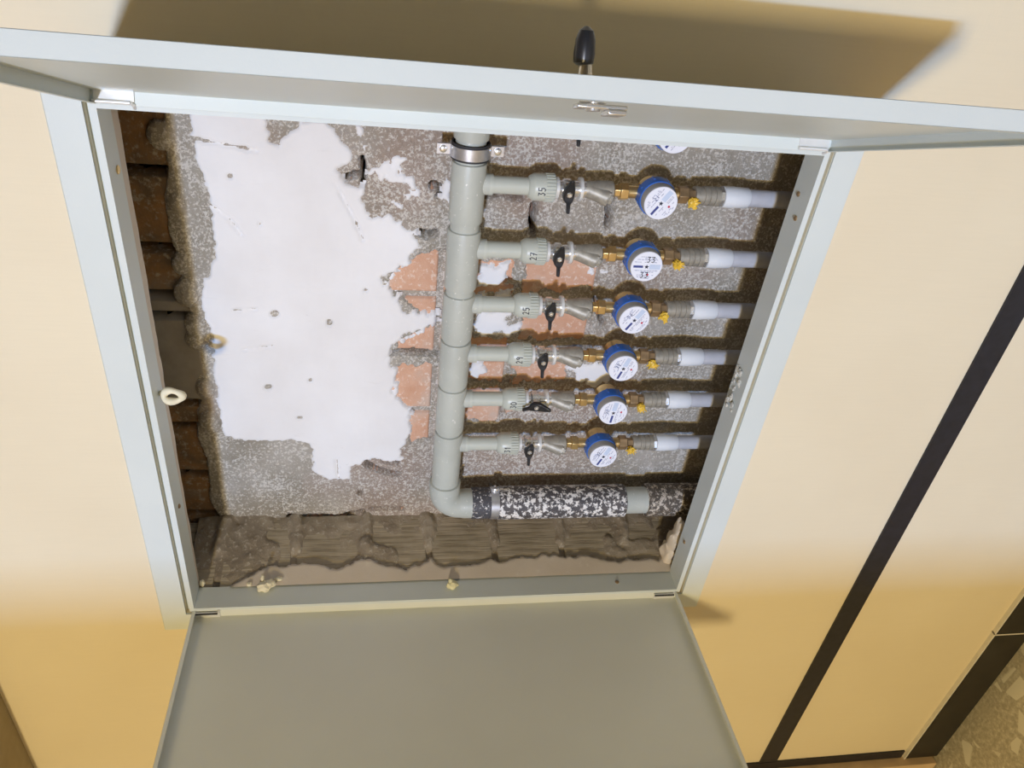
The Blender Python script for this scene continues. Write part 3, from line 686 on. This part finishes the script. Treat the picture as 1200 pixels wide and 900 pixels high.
# ------------------------------------------------------------------ one branch, built once
def build_branch_pipe(O):
    t = thing('branch_pipe', '', 'pipe', O)
    mb = MB().cyl((0.022, 0, 0), (0.105, 0, 0), 0.0143, seg=28); part('pipe', mb, 'ppr_clean', t)
    mb = MB().lathe((0.040, 0, 0), (-1, 0, 0), [(0, 0.0148), (0.0, 0.0172), (0.014, 0.0172)], 28, True); part('collar', mb, 'ppr_clean', t)
    mb = MB().lathe((0.098, 0, 0), (1, 0, 0), [(0, 0.0150), (0.002, 0.0180), (0.008, 0.0212), (0.010, 0.0222), (0.042, 0.0222), (0.0445, 0.0210), (0.0445, 0.012)], 36)
    for k in range(26):
        a = 2 * math.pi * k / 26; c_, s_ = math.cos(a), math.sin(a); r0, r1 = 0.0216, 0.0236; h = 0.0011
        tx, ty = -s_ * h, c_ * h
        vs_ = [(u_, c_ * r + sgn * tx, s_ * r + sgn * ty) for u_ in (0.126, 0.1405) for r in (r0, r1) for sgn in (-1, 1)]
        mb.add(vs_, [(0, 1, 3, 2), (4, 6, 7, 5), (0, 4, 5, 1), (2, 3, 7, 6), (0, 2, 6, 4), (1, 5, 7, 3)])
    part('threaded_adaptor', mb, 'ppr_clean', t)
    return t
def build_valve(O, opened=False):
    t = thing('ball_valve', '', 'valve', O)     # origin on the pipe axis under the handle
    mb = MB().lathe((-0.0185, 0, 0), (1, 0, 0), [(0, 0.0130), (0, 0.0176), (0.0045, 0.0176), (0.0045, 0.0128), (0.0100, 0.0128), (0.0135, 0.0165), (0.0235, 0.0165), (0.027, 0.0132), (0.040, 0.0132), (0.040, 0.0190), (0.0455, 0.0190), (0.0455, 0.0130), (0.055, 0.0130)], 32)
    part('body', mb, 'chrome', t)
    for x0, r_ in ((-0.0190, 0.0178), (0.0210, 0.0192)):
        mb = MB().lathe((x0, 0, 0), (1, 0, 0), [(0, 0.0128), (0, r_), (0.0050, r_), (0.0050, 0.0128)], 32); part('lit_end_ring', mb, 'bright_rim', t)  # paler than the body: the lit look of the silver edges, put into colour
    mb = MB().lathe((0, 0, 0.010), (0, 0, 1), [(0, 0.0085), (0.014, 0.0085), (0.014, 0.0060), (0.019, 0.0060)], 18); part('stem', mb, 'chrome', t)
    e = (1, 0) if opened else (0, 1); f_ = (0, 1) if opened else (1, 0)
    mb = MB(); prof = [(-0.029, 0.0030, 0.0055, 0.036), (-0.022, 0.0034, 0.006, 0.034), (-0.015, 0.0036, 0.006, 0.031), (-0.0115, 0.0078, 0.007, 0.028), (-0.005, 0.0102, 0.008, 0.026), (0.002, 0.0106, 0.008, 0.026), (0.009, 0.0096, 0.008, 0.028), (0.015, 0.0072, 0.007, 0.032), (0.022, 0.0048, 0.006, 0.036), (0.027, 0.0030, 0.005, 0.038)]
    vs_ = []; fs_ = []
    for s_, hw, th_, z in prof:
        for a, b in ((-1, -0.5), (-0.8, 0.5), (0.8, 0.5), (1, -0.5)):
            vs_.append((e[0] * s_ + f_[0] * hw * a, e[1] * s_ + f_[1] * hw * a, z + th_ * b))
    for i in range(len(prof) - 1):
        for j in range(4):
            j2 = (j + 1) % 4; fs_.append((4 * i + j, 4 * i + j2, 4 * i + 4 + j2, 4 * i + 4 + j))
    fs_.append((0, 3, 2, 1)); k = 4 * (len(prof) - 1); fs_.append((k, k + 1, k + 2, k + 3))
    mb.add(vs_, fs_); ho = part('handle', mb, 'black_plastic', t, bevel=0.0012, label='black butterfly handle')
    mb = MB().lathe((0, 0, 0.0285), (0, 0, 1), [(0, 0.0052), (0.003, 0.0050), (0.0042, 0.0034), (0.0042, 0.0020), (0.0025, 0.0018)], 6); part('handle_screw', mb, 'chrome', ho, label='bright screw in the handle')
    return t
def build_strainer(O):
    t = thing('strainer', '', 'strainer', O)
    mb = MB().lathe((0, 0, 0), (1, 0, 0), [(-0.006, 0.0125), (0.0, 0.0140), (0.008, 0.0145), (0.022, 0.0160), (0.036, 0.0165), (0.042, 0.0155), (0.044, 0.0110)], 28)
    part('body', mb, 'cast_nickel', t)
    mb = MB().cyl((0.004, 0.0, 0.001), (0.033, -0.008, 0.009), 0.0138, 0.0150, 24); part('screen_leg', mb, 'cast_nickel', t)
    mb = MB().lathe((0.0325, -0.008, 0.009), (0.90, -0.30, 0.30), [(0, 0.0150), (0.004, 0.0150), (0.005, 0.0100), (0.010, 0.0095), (0.0115, 0.0070)], 8); part('cap', mb, 'cast_nickel', t)
    return t
def build_meter(O, ang, writing, seedv):
    t = thing('water_meter', '', 'water meter', O)
    mb = MB(); mb.lathe((0, 0, -0.026), (0, 0, 1), [(0, 0.014), (0.003, 0.022), (0.012, 0.0220), (0.026, 0.0225), (0.033, 0.0225)], 36)
    mb.cyl((-0.045, 0, 0), (0.045, 0, 0), 0.0105, seg=24); part('body', mb, 'brass', t)
    mb = MB().lathe((0, 0, 0.006), (0, 0, 1), [(0, 0.0285), (0.001, 0.0315), (0.018, 0.0318), (0.0225, 0.0308), (0.0225, 0.0285)], 48)
    for k in range(8):
        a = 2 * math.pi * k / 8 + 0.3; mb.cyl((0.0304 * math.cos(a), 0.0304 * math.sin(a), 0.007), (0.0304 * math.cos(a), 0.0304 * math.sin(a), 0.019), 0.0026, seg=8)
    part('blue_ring', mb, 'blue_plastic', t)
    mb = MB().lathe((0, 0, 0.028), (0, 0, 1), [(0, 0.0294), (0.012, 0.0290), (0.0155, 0.0286), (0.0163, 0.0280)], 48); part('register_case', mb, 'meter_grey', t)
    mb = MB().lathe((0, 0, 0.0437), (0, 0, 1), [(0, 0.0281), (0.0012, 0.0280), (0.0018, 0.0272)], 48); dl = part('dial', mb, 'dial_white', t)
    ca, sa = math.cos(ang), math.sin(ang); Z = 0.0456
    def R2(x, y): x *= 0.86; y *= 0.86; return (x * ca - y * sa, x * sa + y * ca)
    def quad(mb, x0, y0, x1, y1, z0=Z, h=0.0003): mb.prism([R2(x0, y0), R2(x1, y0), R2(x1, y1), R2(x0, y1)], z0, z0 + h)
    mb = MB(); quad(mb, 0.0075, -0.0024, 0.0275, 0.0024); part('dial_bar', mb, 'ink_blue', dl)
    mb = MB(); quad(mb, -0.029, -0.0052, -0.006, 0.0052); part('dial_window', mb, 'dial_pale', dl)
    mb = MB(); pts_ = []
    for k in range(10):
        a = 2 * math.pi * k / 10 + 0.31; r = 0.0042 if k % 2 == 0 else 0.0018; pts_.append((r * math.cos(a), r * math.sin(a)))
    mb.prism(pts_, Z, Z + 0.0006); part('star_wheel', mb, 'ink_black', dl)
    mb = MB(); rr = R2(-0.004, 0.0165 if writing != '33' else 0.0175); mb.lathe((rr[0] + 0.001, rr[1], Z), (0, 0, 1), [(0, 0.0021), (0.0005, 0.0019)], 12); part('red_pointer', mb, 'ink_red', dl)
    rr_ = random.Random(seedv); mb = MB()
    for row in (-0.0215, -0.0185, -0.0155, -0.0100, 0.0085, 0.0115, 0.0185, 0.0225, 0.0255):
        x = -0.024
        while x < 0.021:
            l = rr_.uniform(0.002, 0.006)
            if math.hypot(x + l / 2, row) < 0.027 and rr_.random() < 0.72: quad(mb, x, row - 0.0005, x + l, row + 0.0005, Z - 0.0001)
            x += l + rr_.uniform(0.0008, 0.002)
    part('printed_lines', mb, 'ink_grey', dl)
    if writing:
        mb = MB()
        for ox, oy in ((-0.002, 0.0085), (-0.009, -0.0205)):
            strokes(mb, writing, (ox, oy), (1, 0), (0, 1), 0.0105, 0.0011, n=Z + 0.0004)
        part('handwriting', mb, 'ink_black', dl)
    else:
        mb = MB(); p0 = R2(0.004, -0.020); ex = R2(-1, 0); ey = R2(0, 1)
        strokes(mb, rr_.choice(['35', '29', '25', '31']), p0, ex, (ey[0], ey[1]), 0.0085, 0.0009, n=Z + 0.0004); part('handwriting', mb, 'ink_grey', dl)
    for s_, a0 in ((-1, -0.033), (1, 0.046)):
        pass
    mb = MB().lathe((-0.069, 0, 0), (1, 0, 0), [(0, 0.0105), (0.009, 0.0105), (0.010, 0.0150), (0.023, 0.0150), (0.025, 0.0100), (0.040, 0.0100)], 6); part('union_nut', mb, 'brass', t, bevel=0.0006)
    mb = MB().lathe((0.034, 0, 0), (1, 0, 0), [(0, 0.0105), (0.008, 0.0105), (0.009, 0.0155), (0.025, 0.0155), (0.027, 0.0105), (0.039, 0.0105)], 6, phase=0.4); part('union_nut', mb, 'brass_dull', t, bevel=0.0006)
    mb = MB(); mb.blob((0.068, -0.009, 0.013), 0.0078, 0.55, 2.4, seedv, 3, (1.0, 1.1, 0.9))
    for k in range(7):
        a = rr_.uniform(0, 6.28); mb.cyl((0.068, -0.009, 0.012), (0.068 + 0.012 * math.cos(a), -0.009 + 0.011 * math.sin(a), 0.016 + 0.006 * rr_.random()), 0.0026, 0.0012, 8)
    part('seal', mb, 'seal_yellow', t, label='crumpled yellow seal')
    return t
def build_coupling(O):
    t = thing('coupling', '', 'coupling', O)
    mb = MB().lathe((0, 0, 0), (1, 0, 0), [(0, 0.0110), (0, 0.0150), (0.008, 0.0155), (0.0085, 0.0145), (0.016, 0.0145), (0.0165, 0.0162), (0.024, 0.0162), (0.0245, 0.0148), (0.0255, 0.0148), (0.026, 0.0162), (0.034, 0.0162), (0.0345, 0.0148), (0.0355, 0.0148), (0.036, 0.0165), (0.045, 0.0165)], 32)
    part('body', mb, 'cast_nickel', t)
    mb = MB().lathe((0.0445, 0, 0), (1, 0, 0), [(0, 0.0165), (0.0, 0.0178), (0.006, 0.0178), (0.0075, 0.0150)], 8); part('nut', mb, 'chrome', t)
    return t
def build_outlet(O):
    t = thing('outlet_pipe', '', 'pipe', O)
    mb = MB().lathe((0, 0, 0), (1, 0, 0), [(0, 0.0150), (0.0, 0.0180), (0.020, 0.0185), (0.0205, 0.0178), (0.024, 0.0178), (0.045, 0.0172), (0.047, 0.0158), (0.047, 0.013)], 32); part('socket', mb, 'white_plastic', t)
    mb = MB().cyl((0.04, 0, 0), (0.166, 0, 0), 0.0148, seg=28); part('pipe', mb, 'white_hose', t)
    return t

ordn = ['row partly hidden by the open top door', 'first full row below the top door', 'second row below the top door', 'third row below the top door',
        'fourth row below the top door', 'fifth row, second from the bottom', 'lowest row above the sleeved pipe']
nums = ['37', '35', '27', '25', '29', '30', '31']
angs = [(-0.55, -0.83), (-0.55, -0.83), (-1, 0.0), (-0.54, -0.84), (-0.33, -0.94), (-0.09, -1), (-0.42, -0.91)]
mets = ['water meter half cut off by the open top door', 'water meter with slanting blue bar, in the ' + ordn[1], 'water meter with a level blue bar and 33 handwritten twice on its dial',
        'water meter with slanting blue bar, in the ' + ordn[3], 'water meter between white plaster scraps, in the ' + ordn[4], 'water meter with upright blue bar, beside the open valve', 'water meter nearest the bottom pipe, in the ' + ordn[6]]
strn0 = None
for i, vr in enumerate(ROWS):
    O = (ru, vr, PN)
    # branch pipe
    if i == 0: bp0 = build_branch_pipe(O); bp = bp0
    else: bp = copy_tree(bp0); bp.location = W(*O)
    tag(bp, 'grey branch pipe marked %s, %s' % (nums[i], ordn[i]) if i else 'grey branch pipe mostly hidden behind the open top door', 'pipe', 'branch pipes off the riser')
    if i:
        mb = MB(); strokes(mb, nums[i], (0.1240, -0.0070), (0, 1), (-1, 0), 0.0115, 0.0013, bend=lambda u, v: math.sqrt(max(0.0224 ** 2 - v * v, 0)), asp=0.55)
        part('handwriting', mb, 'ink_black', bp)
    uv = ru + 0.1625
    if i == 0: bv0 = build_valve((uv, vr, PN)); bv = bv0
    elif i == 5: bv = build_valve((uv, vr, PN), True)
    else: bv = copy_tree(bv0); bv.location = W(uv, vr, PN)
    tag(bv, 'chrome ball valve, its black handle turned along the pipe' if i == 5 else 'chrome ball valve, black handle across the pipe, %s' % ordn[i], 'valve', 'ball valves on the branches')
    us = uv + 0.0365
    if i == 0: s0 = build_strainer((us, vr, PN)); so = s0
    else: so = copy_tree(s0); so.location = W(us, vr, PN)
    tag(so, 'dull nickel strainer with slanting cap, %s' % ordn[i], 'strainer', 'strainers before the meters')
    um = 0.806
    mo = build_meter((um, vr, PN), math.atan2(angs[i][1], angs[i][0]), '33' if i == 2 else '', i + 3)
    tag(mo, ('blue-ringed ' if i else 'blue-ringed ') + mets[i], 'water meter', 'water meters in the recess')
    uc = um + 0.072
    if i == 0: c0 = build_coupling((uc, vr, PN)); co_ = c0
    else: co_ = copy_tree(c0); co_.location = W(uc, vr, PN)
    tag(co_, 'ribbed silver coupling beside the yellow seal, %s' % ordn[i], 'coupling', 'couplings after the meters')
    uo = uc + 0.0515
    if i == 0: p0_ = build_outlet((uo, vr, PN)); po = p0_
    else: po = copy_tree(p0_); po.location = W(uo, vr, PN)
    tag(po, 'white outlet pipe running right, %s' % ordn[i], 'pipe', 'outlet pipes into the masonry')

# ------------------------------------------------------------------ foam, crumbs
def blobthing(name, O, specs, mat, label, cat='foam'):
    mb = MB()
    for (c, r, sc, sd) in specs: mb.blob(c, r, 0.35, 1.8, sd, 3, sc)
    o = part(name, mb, mat, None, O); tag(o, label, cat, None); return o
mb = MB(); pts = []; rs = []
for k in range(20):
    a = 2 * math.pi * k / 20 + 0.3; pts.append((0.0145 * math.cos(a), 0.0105 * math.sin(a), 0.002 * math.sin(2 * a))); rs.append(0.0054 + 0.0011 * math.sin(3 * a + 1))
mb.tube(pts, rs, 14, closed=True); mb.cyl((-0.022, -0.002, -0.012), (-0.012, 0.0, 0.0), 0.0045, 0.004, 10)
o = part('foam_ring', mb, 'foam_cream', None, (0.028, 0.500, -0.018)); tag(o, 'cream curl of hardened foam on the left side of the frame', 'foam')
blobthing('foam_blob', (0.131, 0.012, -0.042), [((0, 0, 0.004), 0.012, (1.1, 0.8, 1.0), 1), ((0.012, 0.003, 0.0), 0.009, (1.1, 0.8, 1.2), 2), ((-0.004, 0.010, -0.010), 0.006, (0.7, 1.3, 1), 3), ((0.026, 0.001, -0.014), 0.005, (1.8, .6, 1), 4), ((-0.03, -0.003, -0.006), 0.0045, (1.2, 1, 1), 5)], 'foam_cream', 'cream foam blob on the lower frame edge, left of centre')
blobthing('foam_blob', (0.510, 0.010, -0.027), [((0, 0, 0), 0.0105, (1.1, 0.8, 1.0), 7), ((-0.004, 0.006, -0.004), 0.006, (0.8, 1.2, 1), 8)], 'foam_yellow', 'small yellow foam blob on the middle of the lower frame edge')
blobthing('foam_blob', (0.010, 0.012, -0.052), [((0, 0, 0), 0.006, (0.9, 1.3, 1), 9)], 'foam_cream', 'tiny cream foam drop in the lower left frame corner')
blobthing('foam_blob', (1.000, 0.045, -0.082), [((0, -0.020, 0), 0.028, (0.65, 1.2, 0.9), 11), ((0.004, 0.018, 0), 0.025, (0.6, 1.25, 0.9), 12), ((0.008, 0.055, 0.0), 0.019, (0.6, 1.4, 0.9), 13)], 'foam_beige', 'large beige foam bulge at the lower right corner of the recess')
rq = random.Random(5); sp_ = []
for k in range(26):
    sp_.append(((rq.uniform(-0.003, 0.002), rq.uniform(-0.045, 0.045), rq.uniform(-0.014, 0.012)), rq.uniform(0.002, 0.0055), (0.6, 1.2, 1.0), k))
mb = MB()
for (c, r, sc, sd) in sp_: mb.blob(c, r, 0.6, 2.2, sd, 2, sc)
o = part('mortar_crumb', mb, 'crumb', None, (0.9945, 0.515, -0.026)); tag(o, 'dried grey mortar crust stuck to the right side of the frame', 'mortar')
